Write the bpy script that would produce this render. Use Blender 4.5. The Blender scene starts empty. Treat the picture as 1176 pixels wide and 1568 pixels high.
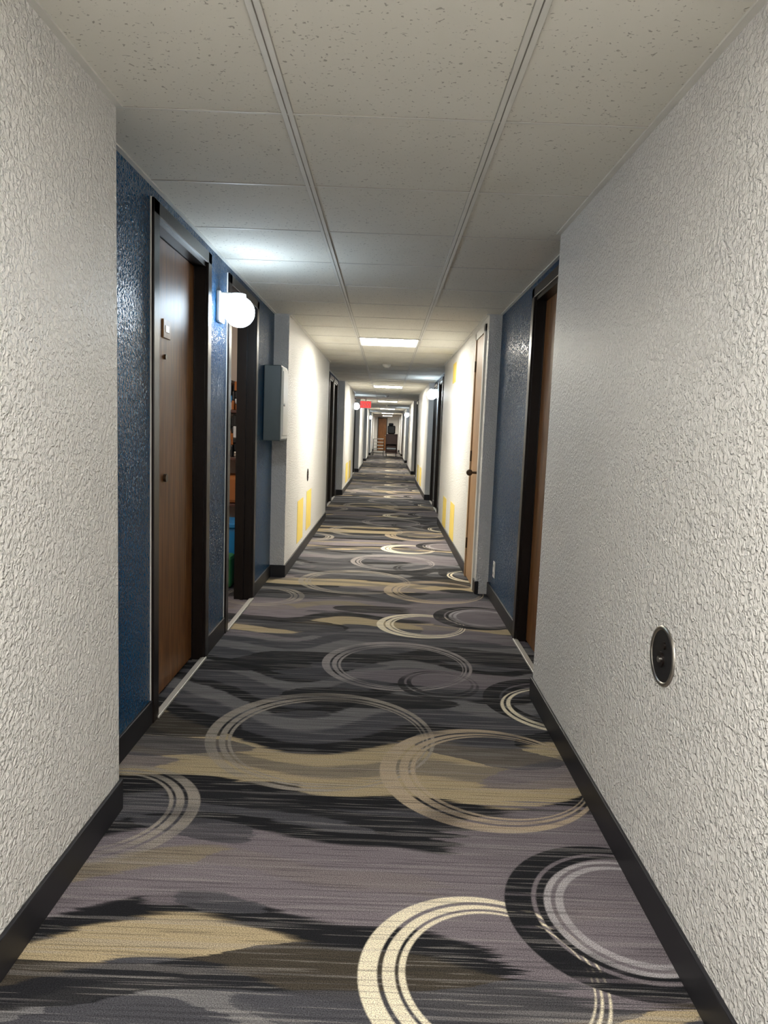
import bpy, bmesh, math, random
from mathutils import Vector, Matrix
random.seed(4)
scene=bpy.context.scene
CEIL=2.13; CAMH=1.235

# ---------------------------------------------------------------- materials
def newmat(name):
    m=bpy.data.materials.new(name); m.use_nodes=True
    nt=m.node_tree; b=nt.nodes['Principled BSDF']
    return m,nt,b
class NB:
    def __init__(s,nt): s.nt=nt
    def put(s,sock,v):
        if hasattr(v,'is_output') or isinstance(v,bpy.types.NodeSocket): s.nt.links.new(v,sock)
        else: sock.default_value=v
    def m(s,op,a,b=None,c=None,clamp=False):
        n=s.nt.nodes.new('ShaderNodeMath'); n.operation=op; n.use_clamp=clamp
        s.put(n.inputs[0],a)
        if b is not None: s.put(n.inputs[1],b)
        if c is not None: s.put(n.inputs[2],c)
        return n.outputs[0]
    def comb(s,x,y,z):
        n=s.nt.nodes.new('ShaderNodeCombineXYZ')
        for i,v in enumerate((x,y,z)): s.put(n.inputs[i],v)
        return n.outputs[0]
    def obj(s):
        n=s.nt.nodes.new('ShaderNodeTexCoord'); return n.outputs['Object']
    def sep(s,v):
        n=s.nt.nodes.new('ShaderNodeSeparateXYZ'); s.nt.links.new(v,n.inputs[0]); return n.outputs
    def noise(s,v,scale,detail=2,rough=.5,dist=0):
        n=s.nt.nodes.new('ShaderNodeTexNoise'); s.put(n.inputs['Vector'],v)
        n.inputs['Scale'].default_value=scale; n.inputs['Detail'].default_value=detail
        n.inputs['Roughness'].default_value=rough; n.inputs['Distortion'].default_value=dist
        return n.outputs['Fac']
    def ramp(s,f,stops,interp='LINEAR'):
        n=s.nt.nodes.new('ShaderNodeValToRGB'); s.put(n.inputs[0],f); cr=n.color_ramp; cr.interpolation=interp
        while len(cr.elements)<len(stops): cr.elements.new(.5)
        for e,(p,c) in zip(cr.elements,stops):
            e.position=p; e.color=(*c,1) if len(c)==3 else c
        return n.outputs[0]
    def mix(s,f,a,b,mode='MIX'):
        n=s.nt.nodes.new('ShaderNodeMix'); n.data_type='RGBA'; n.blend_type=mode
        s.put(n.inputs[0],f)
        s.put(n.inputs[6],(*a,1) if isinstance(a,tuple) and len(a)==3 else a)
        s.put(n.inputs[7],(*b,1) if isinstance(b,tuple) and len(b)==3 else b)
        return n.outputs[2]
    def ss(s,v,lo,hi):
        n=s.nt.nodes.new('ShaderNodeMapRange'); n.interpolation_type='SMOOTHSTEP'
        s.put(n.inputs[0],v); n.inputs[1].default_value=lo; n.inputs[2].default_value=hi
        n.inputs[3].default_value=0; n.inputs[4].default_value=1
        return n.outputs[0]
    def bump(s,h,strength,dist,bsdf,inv=False):
        n=s.nt.nodes.new('ShaderNodeBump'); n.inputs['Strength'].default_value=strength; n.invert=inv
        n.inputs['Distance'].default_value=dist; s.nt.links.new(h,n.inputs['Height'])
        s.nt.links.new(n.outputs[0],bsdf.inputs['Normal'])
def simple(name,col,rough=.5,metal=0,emis=None,es=0,var=.08,bscale=80,bstr=0,spec=.5):
    m,nt,b=newmat(name); n=NB(nt); o=n.obj()
    f=n.noise(o,9,1)
    c=n.mix(f,tuple(max(0,x*(1-var)) for x in col),tuple(min(1,x*(1+var)) for x in col))
    nt.links.new(c,b.inputs['Base Color'])
    b.inputs['Roughness'].default_value=rough; b.inputs['Metallic'].default_value=metal
    b.inputs['Specular IOR Level'].default_value=spec
    if bstr: n.bump(n.noise(o,bscale,2),bstr,.002,b)
    if emis: 
        b.inputs['Emission Color'].default_value=(*emis,1); b.inputs['Emission Strength'].default_value=es
    return m
def wallpaint(name,c1,c2,rough,bstr,scale=48,spec=.5,dist=.004):
    m,nt,b=newmat(name); n=NB(nt); o=n.obj()
    a=n.noise(o,scale,2.5,.55,.5); h=n.ss(a,.38,.66)
    c=n.mix(n.noise(o,1.5,1),c1,c2); nt.links.new(c,b.inputs['Base Color'])
    b.inputs['Roughness'].default_value=rough; b.inputs['Specular IOR Level'].default_value=spec
    n.bump(h,bstr,dist,b)
    return m
M_white=wallpaint('white_textured_paint',(.79,.775,.745),(.84,.825,.80),.38,.95,78,.45,.0055)
M_blue=wallpaint('blue_textured_paint',(.0006,.036,.100),(.001,.060,.160),.2,1.0,75,.15,.006)
def wood(name,c1,c2,c3,rough=.45):
    m,nt,b=newmat(name); n=NB(nt); x,y,z=n.sep(n.obj())
    v=n.comb(n.m('MULTIPLY',x,14),n.m('MULTIPLY',y,14),n.m('MULTIPLY',z,1.1))
    f=n.noise(v,1.6,4,.6,1.4)
    fine=n.noise(n.comb(n.m('MULTIPLY',x,120),n.m('MULTIPLY',y,120),n.m('MULTIPLY',z,3)),2,2)
    c=n.ramp(f,[(.3,c1),(.5,c2),(.7,c3)])
    c=n.mix(n.m('MULTIPLY',n.ss(fine,.5,.7),.5),c,c1)
    nt.links.new(c,b.inputs['Base Color']); b.inputs['Roughness'].default_value=rough
    b.inputs['Specular IOR Level'].default_value=.22
    return m
M_wood=wood('brown_door_wood',(.085,.032,.010),(.175,.070,.020),(.26,.108,.035))
M_tanwood=wood('tan_door_wood',(.30,.165,.075),(.40,.235,.12),(.48,.31,.17))
M_frame=simple('dark_brown_frame_paint',(.009,.006,.005),.32,bstr=.2,bscale=60,spec=.3)
M_rubber=simple('charcoal_rubber_base',(.014,.014,.017),.45,spec=.3)
M_trim=simple('white_metal_trim',(.72,.71,.66),.5)
M_gap=simple('grid_shadow_gap',(.40,.38,.34),.8)
M_steel=simple('brushed_steel',(.5,.48,.44),.3,1)
M_brass=simple('aged_bronze',(.08,.05,.03),.4,.8)
M_black=simple('black_plastic_and_hole_shade',(.008,.008,.009),.4)
M_plast=simple('white_plastic',(.75,.74,.7),.35)
M_yel=simple('yellow_paint_patch',(.80,.60,.13),.6)
M_greybox=simple('grey_enamel',(.07,.09,.09),.4)
M_lit=simple('light_diffuser',(.9,.9,.88),.5,emis=(1,.95,.82),es=58)
M_litn=simple('light_diffuser_near',(.9,.9,.88),.5,emis=(1,.96,.89),es=42)
M_bulb=simple('room_lamp_glass',(.9,.9,.88),.5,emis=(1,.88,.75),es=80)
M_globe=simple('frosted_glass_globe',(.9,.9,.9),.3,emis=(.70,.86,1),es=36)
M_globe_fill=simple('added_fill_globe_glass',(.9,.9,.9),.3,emis=(1,.97,.92),es=50)
M_red=simple('red_exit_letters',(.6,.02,.02),.4,emis=(1,.05,.04),es=.8)
M_thr=simple('pale_threshold',(.5,.48,.44),.4,.2)
M_bluep=simple('blue_plastic',(.02,.25,.6),.35)
M_green=simple('green_bag',(.05,.25,.08),.5)
M_orange=simple('orange_brown_fabric',(.40,.13,.03),.8)
M_room=simple('room_cream_paint',(.70,.60,.52),.6)
M_linen=simple('white_linen',(.7,.7,.7),.9,bstr=.3)
M_dkwood=simple('dark_cart_laminate',(.09,.03,.018),.4)
# ceiling tile
def ceiltile():
    m,nt,b=newmat('fissured_ceiling_tile'); n=NB(nt); o=n.obj(); x,y,z=n.sep(o)
    p=n.noise(o,95,1.5,.5,.3); pits=n.ss(p,.66,.72)
    p2=n.noise(n.comb(x,n.m('MULTIPLY',y,2.2),0),42,2,.55,1.0); fis=n.m('MULTIPLY',n.ss(p2,.69,.74),.9)
    pit=n.m('MAXIMUM',pits,fis)
    base=n.mix(n.noise(o,2.2,2),(.72,.70,.62),(.80,.78,.71))
    stain=n.ss(n.noise(o,1.7,2,.5,.5),.60,.8)
    base=n.mix(n.m('MULTIPLY',stain,.35),base,(.5,.43,.3))
    c=n.mix(n.m('MULTIPLY',pit,.6),base,(.16,.14,.11))
    nt.links.new(c,b.inputs['Base Color']); b.inputs['Roughness'].default_value=.9
    n.bump(pit,.4,.002,b,True)
    return m
M_ceil=ceiltile()
# carpet ------------------------------------------------------------
def carpet():
    m,nt,b=newmat('patterned_hotel_carpet'); n=NB(nt); o=n.obj(); x,y,z=n.sep(o)
    P=2.97; Y0=1.2
    PUR=(.152,.132,.146); TAN=(.34,.27,.165); BLK=(.010,.010,.012); CHA=(.052,.052,.060); GRY=(.125,.122,.126); BRN=(.19,.158,.118)
    st1=n.noise(n.comb(n.m('MULTIPLY',x,.8),n.m('MULTIPLY',y,48),0),1,3,.65)
    st2=n.noise(n.comb(n.m('MULTIPLY',x,3.2),n.m('MULTIPLY',y,120),3),1,2,.5)
    w1=n.noise(n.comb(n.m('MULTIPLY',x,1.3),n.m('MULTIPLY',y,.6),1),1,0,.4)
    warp=n.m('MULTIPLY',n.m('SUBTRACT',w1,.5),1.0)
    fr=n.m('SUBTRACT',st1,.5)
    warp=n.m('ADD',warp,n.m('MULTIPLY',fr,.08))
    s=n.m('FRACT',n.m('DIVIDE',n.m('ADD',n.m('SUBTRACT',y,Y0),warp),P))
    def q(Y): return (Y-Y0)/P
    seq=[(1.2,GRY),(1.27,CHA),(1.36,TAN),(1.55,BLK),(1.66,PUR),(1.84,BRN),(1.95,PUR),(2.12,BLK),(2.22,CHA),(2.40,BLK),(2.52,TAN),(2.68,BRN),(2.79,TAN),(2.90,BLK),(3.0,CHA),(3.12,GRY),(3.24,BLK),(3.33,CHA),(3.5,GRY),(3.60,BLK),(3.68,CHA),(3.9,GRY),(4.05,CHA)]
    stops=[]; prev=None
    for Yv,c in seq:
        p=q(Yv)
        if prev is not None: stops.append((p-.003,prev))
        stops.append((p,c)); prev=c
    cut=q(2.60)
    half=[t for t in stops if t[0]<=cut]; rest=[t for t in stops if t[0]>=q(2.52)-.001]
    r1=n.ramp(s,half); r2=n.ramp(s,rest)
    base=n.mix(n.m('GREATER_THAN',s,cut),r1,r2)
    lf=n.m('ADD',n.noise(n.comb(n.m('MULTIPLY',x,1.0),n.m('MULTIPLY',y,3.0),21),1,0,.4),n.m('MULTIPLY',fr,.05))
    base=n.mix(n.m('MULTIPLY',n.ss(lf,.61,.615),.9),base,BLK)
    base=n.mix(n.m('MULTIPLY',n.ss(lf,.345,.34),.8),base,PUR)
    lf3=n.m('ADD',n.noise(n.comb(n.m('MULTIPLY',x,1.4),n.m('MULTIPLY',y,4.0),63),1,0,.4),n.m('MULTIPLY',fr,.05))
    base=n.mix(n.m('MULTIPLY',n.ss(lf3,.62,.625),.8),base,CHA)
    ym=n.m('ADD',n.m('FLOORED_MODULO',n.m('SUBTRACT',y,Y0),P),Y0)
    pv=n.comb(x,ym,0)
    def dist(cx,cy):
        nn=nt.nodes.new('ShaderNodeVectorMath'); nn.operation='DISTANCE'; nt.links.new(pv,nn.inputs[0]); nn.inputs[1].default_value=(cx,cy,0); return nn.outputs['Value']
    e=.003
    def inside(d,r): return n.ss(n.m('MULTIPLY',d,-1),-(r+e),-(r-e))
    def crescent(cx,cy,r,w,ox,oy):
        return n.m('MULTIPLY',inside(dist(cx,cy),r),n.m('SUBTRACT',1,inside(dist(cx+ox,cy+oy),r-w)))
    brk=n.m('ADD',n.m('MULTIPLY',n.ss(st1,.36,.44),.45),.55)
    patchy=n.noise(n.comb(n.m('MULTIPLY',x,2.6),n.m('MULTIPLY',y,4.5),33),1,1,.5)
    pf=n.m('ADD',n.m('MULTIPLY',n.ss(patchy,.36,.52),.6),.4)
    # lavender-grey field woven around the black ring
    dB=n.m('ADD',dist(.60,1.86),n.m('MULTIPLY',fr,.35))
    base=n.mix(n.m('MULTIPLY',n.ss(n.m('MULTIPLY',dB,-1),-.42,-.40),.9),base,PUR)
    def ring(cx,cy,r,col,ang,w=.034,off=.016,amt=.95,inner=2,pt=True):
        nonlocal base
        ox,oy=math.cos(ang)*off,math.sin(ang)*off
        msk=crescent(cx,cy,r,w,ox,oy)
        if inner>0: msk=n.m('MAXIMUM',msk,crescent(cx+ox,cy+oy,r-w-.012,.017,ox*.6,oy*.6))
        if inner>1: msk=n.m('MAXIMUM',msk,crescent(cx+ox*1.6,cy+oy*1.6,r-w-.038,.009,ox*.3,oy*.3))
        msk=n.m('MULTIPLY',n.m('MULTIPLY',msk,amt),brk)
        if pt: msk=n.m('MULTIPLY',msk,pf)
        base=n.mix(msk,base,col)
    WHT=(.76,.68,.51); TAUP=(.27,.24,.205); LG=(.34,.32,.33)
    ring(-.22,2.77,.46,TAUP,-.6,.030,.018)
    ring(.41,2.49,.39,(.38,.30,.21),0.1,.034,.026)
    ring(.10,3.69,.40,(.26,.235,.23),-.8,.030,.018)
    ring(.265,1.50,.285,WHT,.15,.024,.020,.95,2,False)
    ring(.66,1.745,.30,BLK,.2,.044,.030,1,1,False)
    ring(.69,1.745,.225,LG,.2,.012,.007,.95,1)
    ring(.80,3.23,.30,BLK,-.3,.045,.034,1,1,False)
    ring(.84,3.14,.27,WHT,1.2,.012,.012,.9,1)
    ring(-.86,2.15,.30,TAUP,3.0,.024,.016)
    ring(.30,3.40,.20,BLK,1.0,.022,.018,.9,1)
    # woven streaks
    c=n.mix(n.m('MULTIPLY',n.ss(st1,.55,.61),.42),base,n.mix(.5,base,(.30,.28,.275)))
    c=n.mix(n.m('MULTIPLY',n.ss(st2,.56,.61),.35),c,(.014,.014,.016))
    c=n.mix(n.m('MULTIPLY',n.ss(st2,.40,.34),.28),c,(.32,.30,.28))
    g=n.noise(n.comb(x,n.m('MULTIPLY',y,1.3),0),330,1,.7)
    c=n.mix(1.0,c,n.ramp(g,[(.3,(.4,.4,.4)),(.7,(1.65,1.65,1.65))]),'MULTIPLY')
    nt.links.new(c,b.inputs['Base Color']); b.inputs['Roughness'].default_value=.95
    b.inputs['Specular IOR Level'].default_value=.1
    return m
M_carpet=carpet()

# ---------------------------------------------------------------- mesh builder
class MB:
    def __init__(s,name): s.name=name; s.bm=bmesh.new(); s.mats=[]
    def mi(s,m):
        if m not in s.mats: s.mats.append(m)
        return s.mats.index(m)
    def merge(s,b2,mat,smooth=False):
        i=s.mi(mat)
        for f in b2.faces: f.material_index=i; f.smooth=smooth
        me=bpy.data.meshes.new('t'); b2.to_mesh(me); b2.free(); s.bm.from_mesh(me); bpy.data.meshes.remove(me)
    def box(s,x0,x1,y0,y1,z0,z1,mat,bev=0):
        x0,x1=sorted((x0,x1)); y0,y1=sorted((y0,y1)); z0,z1=sorted((z0,z1))
        b=bmesh.new(); bmesh.ops.create_cube(b,size=1)
        for v in b.verts: v.co=Vector(((x0+x1)/2+v.co.x*(x1-x0),(y0+y1)/2+v.co.y*(y1-y0),(z0+z1)/2+v.co.z*(z1-z0)))
        if bev: bmesh.ops.bevel(b,geom=b.edges[:],offset=bev,segments=2,affect='EDGES',profile=.5)
        s.merge(b,mat)
    def cyl(s,c,r,d,axis,mat,r2=None,seg=28):
        b=bmesh.new(); bmesh.ops.create_cone(b,cap_ends=True,segments=seg,radius1=r,radius2=r if r2 is None else r2,depth=d)
        R={'z':Matrix(),'x':Matrix.Rotation(math.pi/2,4,'Y'),'y':Matrix.Rotation(-math.pi/2,4,'X')}[axis]
        bmesh.ops.transform(b,matrix=Matrix.Translation(c)@R,verts=b.verts); s.merge(b,mat,False)
    def sph(s,c,r,mat,sc=(1,1,1)):
        b=bmesh.new(); bmesh.ops.create_uvsphere(b,u_segments=28,v_segments=16,radius=r)
        for v in b.verts: v.co=Vector((c[0]+v.co.x*sc[0],c[1]+v.co.y*sc[1],c[2]+v.co.z*sc[2]))
        s.merge(b,mat,True)
    def done(s):
        me=bpy.data.meshes.new(s.name); s.bm.to_mesh(me); s.bm.free()
        for m in s.mats: me.materials.append(m)
        o=bpy.data.objects.new(s.name,me); scene.collection.objects.link(o); return o

PER=7.6; YEND=45.0; YB=-3.0
LX=-.81; LA=-.93; LB=-1.05
RX=.735; RA=.83; RB=.95
L_ALC=[(2.15+PER*k,5.80+PER*k) for k in range(6)]
R_ALC=[((3.27 if k==0 else 2.0)+PER*k,5.45+PER*k) for k in range(6)]
def ldo(k): return [(2.87,3.66),(4.18,5.0)] if k==0 else [(3.70,4.42),(4.62,5.40)]
def rdo(k): return [(3.40,4.22)] if k==0 else [(3.42,4.14),(4.56,5.28)]
DH=2.03; FT=2.085
def build_wall(name,side,X,XA,XB,alc,doors):
    w=MB(name); base=MB('baseboard_'+side); tr=MB('trim_'+side)
    sg=1 if X<0 else -1
    y=YB
    segs=[]
    for k,(a,b_) in enumerate(alc):
        segs.append((y,min(a,YEND))); y=b_
    segs.append((y,YEND))
    for a,b_ in segs:
        if b_<=a: continue
        holes=[(5.62,6.12)] if (side=='right' and a<5.7<b_) else []
        cur=a
        for h0,h1 in holes:
            w.box(X,XB,cur,h0,0,CEIL+.05,M_white); base.box(X+sg*.01,X-sg*.02,cur-.01,h0-.05,0,.1,M_rubber,.003)
            w.box(X,XB,h0,h1,2.03,CEIL+.05,M_white); cur=h1
        w.box(X,XB,cur,b_,0,CEIL+.05,M_white)
        base.box(X+sg*.01,XA-sg*.0,cur+(.05 if holes else -.01),b_+.01,0,.1,M_rubber,.003)
        tr.box(X+sg*.02,X-sg*.001,a-.0,b_+.0,CEIL-.006,CEIL+.01,M_trim)
    for k,(a,b_) in enumerate(alc):
        cur=a; ds=[(p+PER*k,q+PER*k) for p,q in doors(k)]
        for d0,d1 in ds:
            w.box(XA,XB,cur,d0,0,CEIL+.05,M_blue)
            w.box(XA,XB,d0,d1,DH+.02,CEIL+.05,M_blue)
            if d0-.05>cur+.01: base.box(XA+sg*.01,XA-sg*.01,cur+.01,d0-.055,0,.1,M_rubber,.003)
            cur=d1
        w.box(XA,XB,cur,b_,0,CEIL+.05,M_blue)
        base.box(XA+sg*.01,XA-sg*.01,cur+.055,b_-.01,0,.1,M_rubber,.003)
        tr.box(XA+sg*.018,XA-sg*.001,a,b_,CEIL-.006,CEIL+.01,M_trim)
    w.done(); base.done(); tr.done()
build_wall('wall_left','left',LX,LA,LB,L_ALC,ldo)
build_wall('wall_right','right',RX,RA,RB,R_ALC,rdo)

f=MB('floor'); f.box(-3.4,1.0,YB-.1,YEND+.1,-.05,0,M_carpet); f.done()
c=MB('ceiling'); c.box(-3.4,1.0,YB-.1,YEND+.1,CEIL,CEIL+.08,M_ceil)
GX=[-.32,.29]
for gx in GX:
    c.box(gx-.016,gx-.002,YB,YEND,CEIL-.005,CEIL+.002,M_trim)
    c.box(gx+.002,gx+.016,YB,YEND,CEIL-.005,CEIL+.002,M_trim)
    c.box(gx-.018,gx+.018,YB,YEND,CEIL-.0015,CEIL+.002,M_gap)
k=-8
while 2.16+.61*k<YEND:
    gy=2.16+.61*k; k+=1
    if gy<YB: continue
    c.box(LA,RA,gy-.006,gy+.006,CEIL-.001,CEIL+.002,M_gap)
    c.box(LA,RA,gy-.003,gy+.006,CEIL-.002,CEIL+.002,M_trim)
c.done()
w=MB('wall_back'); w.box(-1.05,.95,YB-.1,YB,0,CEIL,M_white); w.done()
w=MB('wall_end'); w.box(-1.05,.95,YEND,YEND+.1,0,CEIL,M_white); w.done()

# doors ---------------------------------------------------------------
dn=[0]
def door(side,y0,y1,leafmat=M_wood,opened=False,hardware=True):
    dn[0]+=1; X,XB=(LA,LB) if side=='left' else (RA,RB); s=1 if side=='left' else -1   # s: toward corridor
    d=MB('door_%d'%dn[0])
    fw=.055
    d.box(X-s*.005,X+s*.014,y0-fw,y0+.012,0,FT,M_frame,.003)
    d.box(X-s*.005,X+s*.014,y1-.012,y1+fw,0,FT,M_frame,.003)
    d.box(X-s*.005,X+s*.014,y0-fw,y1+fw,DH,FT,M_frame,.003)
    d.box(X,XB,y0-.01,y0+.02,0,DH,M_frame); d.box(X,XB,y1-.02,y1+.01,0,DH,M_frame)
    d.box(X,XB,y0,y1,DH-.02,DH+.03,M_frame)
    d.box(X-s*.052,X-s*.075,y1-.035,y1-.018,0,DH,M_frame)
    d.box(X,X+s*.004,y0-fw-.006,y0-fw,0,FT,M_plast)
    d.box(X-s*.01,X+s*.02,y0,y1,0,.012,M_thr,.003)
    if not opened:
        xl=X-s*.055
        d.box(xl,xl-s*.04,y0+.022,y1-.022,.014,DH-.022,leafmat,.002)
        if hardware:
            yk=y0+.075; xo=xl+s*.003
            d.cyl((xo,yk+.22,1.52),.011,.012,'x',M_brass)
            d.cyl((xo,yk+.22,.99),.018,.02,'x',M_brass)
            d.box(xl,xl+s*.006,yk+.19,yk+.29,1.60,1.68,M_tanwood,.002)
            d.box(xl+s*.004,xl+s*.008,yk+.215,yk+.265,1.625,1.655,M_plast,.001)
            d.box(xl,xl+s*.012,y0+.024,y0+.10,.90,.93,M_plast,.003)
    d.done()
for k in range(6):
    for j,(a,b_) in enumerate(ldo(k)):
        if b_+PER*k<YEND: door('left',a+PER*k,b_+PER*k,opened=(k==0 and j==1))
    for a,b_ in rdo(k):
        if b_+PER*k<YEND: door('right',a+PER*k,b_+PER*k)
d=MB('closet_door')
y0,y1=5.62,6.12
d.box(RX-.014,RX+.01,y0-.045,y0+.01,0,2.08,M_trim,.003); d.box(RX-.014,RX+.01,y1-.01,y1+.045,0,2.08,M_tanwood,.003)
d.box(RX-.014,RX+.01,y0-.045,y1+.045,2.02,2.08,M_trim,.003)
d.box(RX-.004,RX+.035,y0+.01,y1-.01,.012,2.02,M_tanwood,.002)
for z in (.3,1.05,1.8): d.cyl((RX-.01,y1-.012,z),.008,.09,'z',M_brass)
d.cyl((RX-.03,y0+.07,.93),.01,.06,'x',M_brass); d.sph((RX-.065,y0+.07,.93),.026,M_brass)
d.done()
d=MB('end_door'); d.box(-.55,-.05,YEND-.05,YEND-.01,0.001,2.0,M_wood,.003)
d.box(-.6,-.55,YEND-.06,YEND-.001,0.001,2.04,M_frame); d.box(-.05,0,YEND-.06,YEND-.001,0.001,2.04,M_frame); d.box(-.6,0,YEND-.06,YEND-.001,2.0,2.06,M_frame)
d.sph((-.11,YEND-.09,.95),.03,M_steel); d.done()

# ceiling light panels -------------------------------------------------
for y in (-.28,7.04,14.36,21.68,29.0,36.32,42.42):
    p=MB('ceiling_light_panel')
    p.box(-.300,.270,y+.02,y+.59,CEIL-.004,CEIL-.0005,M_lit if y>0 else M_litn)
    for (a,b_,c0,d0) in ((-.318,-.298,y,y+.61),(.268,.288,y,y+.61),(-.318,.288,y,y+.02),(-.318,.288,y+.59,y+.61)):
        p.box(a,b_,c0,d0,CEIL-.010,CEIL-.0005,M_trim,.002)
    p.done()
# globe wall lamps -----------------------------------------------------
def lamp(side,y,z=1.84,X=None,mat=None):
    if X is None: X=LA if side=='left' else RA
    s=1 if side=='left' else -1
    l=MB('wall_globe_lamp')
    l.box(X,X+s*.022,y-.06,y+.06,z-.06,z+.10,M_plast,.006)
    l.box(X+s*.02,X+s*.075,y-.035,y+.035,z+.045,z+.095,M_plast,.006)
    l.cyl((X+s*.105,y,z+.078),.042,.03,'z',M_plast)
    l.cyl((X+s*.05,y,z+.02),.022,.06,'x',M_plast)
    l.sph((X+s*.112,y,z),.082,mat or M_globe)
    l.done()
lamp('left',3.92); lamp('right',11.95,1.86); lamp('left',3.92+2*PER-.45); lamp('right',4.35+3*PER,1.86); lamp('left',3.92+4*PER-.45)
lamp('left',-.35,1.6,LX,M_globe_fill); lamp('right',-.55,1.6,RX,M_globe_fill)  # unseen globes added behind the camera to brighten the near ceiling and walls
# smoke detectors
for y in (9.8,18.3,25):
    s_=MB('smoke_detector'); s_.cyl((-.04,y,CEIL-.018),.045,.034,'z',M_plast,r2=.06); s_.cyl((-.04,y,CEIL-.04),.03,.012,'z',M_plast); s_.done()
# exit sign
e=MB('exit_sign'); e.box(-.80,-.48,20.55,20.6,1.86,2.06,M_plast,.004); e.box(-.79,-.49,20.54,20.55,1.87,2.05,M_red)
for i,xx in enumerate((-.765,-.70,-.63,-.565)):
    e.box(xx,xx+.012,20.535,20.54,1.90,2.02,M_plast); 
    e.box(xx,xx+.04,20.535,20.54,1.955,1.965,M_plast)
e.cyl((-.64,20.575,2.095),.02,.07,'z',M_plast); e.done()
# cabinet on left
b=MB('wall_cabinet')
b.box(LA+.001,-.80,5.36,5.68,1.13,1.69,M_greybox,.006)
b.box(-.801,-.792,5.375,5.665,1.145,1.675,M_plast,.003)
b.box(-.793,-.786,5.40,5.64,1.17,1.65,M_plast,.002)
b.cyl((-.785,5.42,1.4),.01,.02,'x',M_steel)
b.done()
# round wall openings
def port(name,X,s,y,z,r):
    q=MB(name)
    bm=bmesh.new(); N=48
    prof=[(r+.006,.0005),(r+.004,.005),(r-.003,.006),(r-.006,.002)]
    rows=[[bm.verts.new((X+s*h,y+math.cos(2*math.pi*i/N)*rr,z+math.sin(2*math.pi*i/N)*rr)) for i in range(N)] for rr,h in prof]
    for a,b2 in zip(rows,rows[1:]):
        for i in range(N): bm.faces.new((a[i],a[(i+1)%N],b2[(i+1)%N],b2[i]))
    q.merge(bm,M_steel if r>.07 else M_frame,True)
    q.cyl((X+s*.0012,y,z),r-.004,.002,'x',M_black,seg=48)  # flat black disc paints the dark of the recess; the wall is uncut
    q.cyl((X+s*.004,y+.004,z-.01),.02,.006,'x',M_frame); q.cyl((X+s*.008,y+.004,z-.01),.008,.006,'x',M_steel)
    q.cyl((X+s*.004,y-.01,z+.03),.01,.006,'x',M_frame)
    q.done()
port('round_wall_port',RX,-1,1.79,.684,.073)
port('round_wall_port',LX,1,7.4,.75,.06)
# outlet
o=MB('power_outlet'); o.box(RA-.007,RA-.0005,5.13,5.21,.19,.31,M_plast,.003)
for z in (.222,.278): o.box(RA-.010,RA-.006,5.15,5.19,z-.017,z+.017,M_trim,.002); o.box(RA-.0105,RA-.009,5.16,5.163,z-.008,z+.008,M_black); o.box(RA-.0105,RA-.009,5.177,5.18,z-.008,z+.008,M_black)
o.done()
# yellow patches
def patch(X,s,y0,y1,z0,z1):
    p=MB('yellow_paint_patch'); p.box(X+s*.0005,X+s*.003,y0,y1,z0,z1,M_yel,.001); p.done()
for X,s,y0,y1,z0,z1 in ((LX,1,6.6,7.05,.15,.55),(LX,1,7.35,7.8,.17,.58),(RX,-1,7.4,7.85,.10,.49),(RX,-1,8.4,8.85,.10,.46),(RX,-1,7.95,8.3,1.80,2.02),
   (LX,1,14.4,15.2,.15,.55),(LX,1,15.6,16.3,.15,.55),(RX,-1,14.6,15.3,.12,.5),(RX,-1,15.8,16.5,.12,.5)):
    patch(X,s,y0,y1,z0,z1)

# room behind the open door ----------------------------------------------
w=MB('wall_room'); w.box(-3.3,-1.07,6.6,6.68,0,CEIL,M_room); w.box(-3.35,-3.3,3.7,6.68,0,CEIL,M_room); w.box(-3.3,LB-.001,3.7,3.76,0,CEIL,M_room)
w.done()
l=MB('room_ceiling_lamp'); l.cyl((-1.9,4.9,CEIL-.02),.12,.04,'z',M_plast); l.sph((-1.9,4.9,CEIL-.06),.1,M_bulb,(1,1,.6)); l.done()
sh=MB('storage_shelf')
for x in (-1.72,-1.10):
    for y in (6.1,6.52): sh.box(x-.015,x+.015,y-.015,y+.015,0,1.38,M_black)
for z in (.55,.95,1.35): sh.box(-1.74,-1.08,6.08,6.54,z-.012,z+.012,M_dkwood,.003)
sh.done()
it=MB('shelf_clutter')
cols=[M_linen,M_steel,M_black,M_orange,M_bluep,M_linen,M_black,M_room,M_black]
for z,h in ((.965,.3),(1.365,.2)):
    x=-1.70
    while x<-1.16:
        ww=random.uniform(.02,.045); top=z; 
        while top<z+h:
            hh=random.uniform(.04,.11)
            it.box(x,x+ww-.003,6.12+random.uniform(0,.05),6.45,top,top+hh-.004,random.choice(cols),.004); top+=hh
        x+=ww
it.box(-1.70,-1.12,6.1,6.5,.565,.80,M_orange,.03); it.done()
bn=MB('storage_bin'); bn.box(-1.66,-1.14,5.60,5.98,0,.42,M_bluep,.02); bn.box(-1.68,-1.12,5.585,5.995,.42,.46,M_bluep,.01); bn.done()
bg=MB('shopping_bag')
bg.box(-1.42,-1.14,5.3,5.48,0,.25,M_green,.03); bg.box(-1.39,-1.17,5.292,5.302,.08,.2,M_linen,.002); bg.box(-1.36,-1.34,5.38,5.40,.24,.33,M_linen); bg.box(-1.24,-1.22,5.38,5.40,.24,.33,M_linen); bg.box(-1.36,-1.22,5.38,5.40,.32,.34,M_linen); bg.done()

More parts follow.
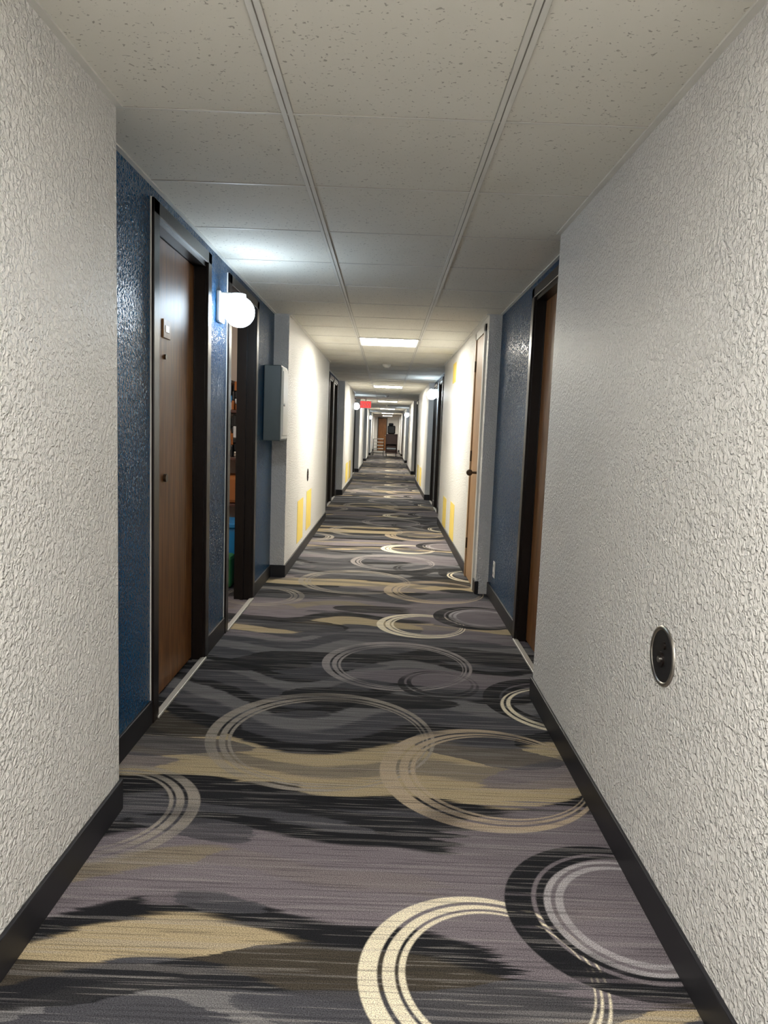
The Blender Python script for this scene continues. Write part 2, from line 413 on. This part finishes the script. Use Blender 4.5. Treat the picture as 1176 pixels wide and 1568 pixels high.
# far end carts -----------------------------------------------------------
q=MB('housekeeping_cart')
Yc=34.5
q.box(-.05,.52,Yc,Yc+.8,.18,.24,M_dkwood,.01); q.box(-.05,.52,Yc,Yc+.8,.6,.63,M_dkwood,.005); q.box(-.05,.52,Yc,Yc+.8,1.05,1.1,M_dkwood,.01)
q.box(-.05,-.02,Yc,Yc+.8,.2,1.1,M_dkwood); q.box(.49,.52,Yc,Yc+.8,.2,1.1,M_dkwood); q.box(-.05,.52,Yc+.77,Yc+.8,.2,1.1,M_dkwood)
q.box(-.02,.49,Yc+.01,Yc+.03,.63,1.05,M_dkwood,.004)
for i in range(3): q.box(.0,.46,Yc+.05,Yc+.7,.25+i*.1,.34+i*.1,M_linen if i%2 else M_dkwood,.02)
q.box(.02,.40,Yc+.1,Yc+.5,1.1,1.5,M_black,.05); q.box(.06,.30,Yc+.15,Yc+.45,1.49,1.62,M_black,.05); q.box(.12,.35,Yc+.52,Yc+.72,1.1,1.3,M_linen,.03)
for x in (.0,.47):
    for y in (Yc+.06,Yc+.74): q.cyl((x,y,.08),.08,.03,'x',M_black); q.cyl((x,y,.17),.015,.06,'z',M_steel)
q.done()
q=MB('step_stool_rack')
for i in range(5):
    q.box(-.66,-.16,35.5+i*.16,35.5+i*.16+.15,.16+i*.16,.2+i*.16,M_steel,.005)
for x in (-.67,-.15):
    for i in range(5): q.box(x-.015,x+.015,35.55+i*.16,35.58+i*.16,0,.18+i*.16,M_black)
q.done()

wd=bpy.data.worlds.new('World'); scene.world=wd; wd.use_nodes=True
wd.node_tree.nodes['Background'].inputs[0].default_value=(.5,.55,.6,1); wd.node_tree.nodes['Background'].inputs[1].default_value=.05

# camera
th=math.atan(124.2/1090); ro=.038
r0=Vector((1,0,0)); u0=Vector((0,math.sin(th),math.cos(th))); bk=Vector((0,-math.cos(th),math.sin(th)))
r=r0*math.cos(ro)+u0*math.sin(ro); u=-r0*math.sin(ro)+u0*math.cos(ro)
cam=bpy.data.cameras.new('camera'); co=bpy.data.objects.new('camera',cam); scene.collection.objects.link(co)
Mx=Matrix((r,u,bk)).transposed().to_4x4(); Mx.translation=Vector((0,0,CAMH)); co.matrix_world=Mx
cam.sensor_fit='VERTICAL'; cam.sensor_height=36; cam.lens=36*1090/1568; cam.clip_start=.02; cam.clip_end=200
scene.camera=co
scene.view_settings.view_transform='Standard'
scene.view_settings.exposure=0.4
scene.view_settings.gamma=1.05
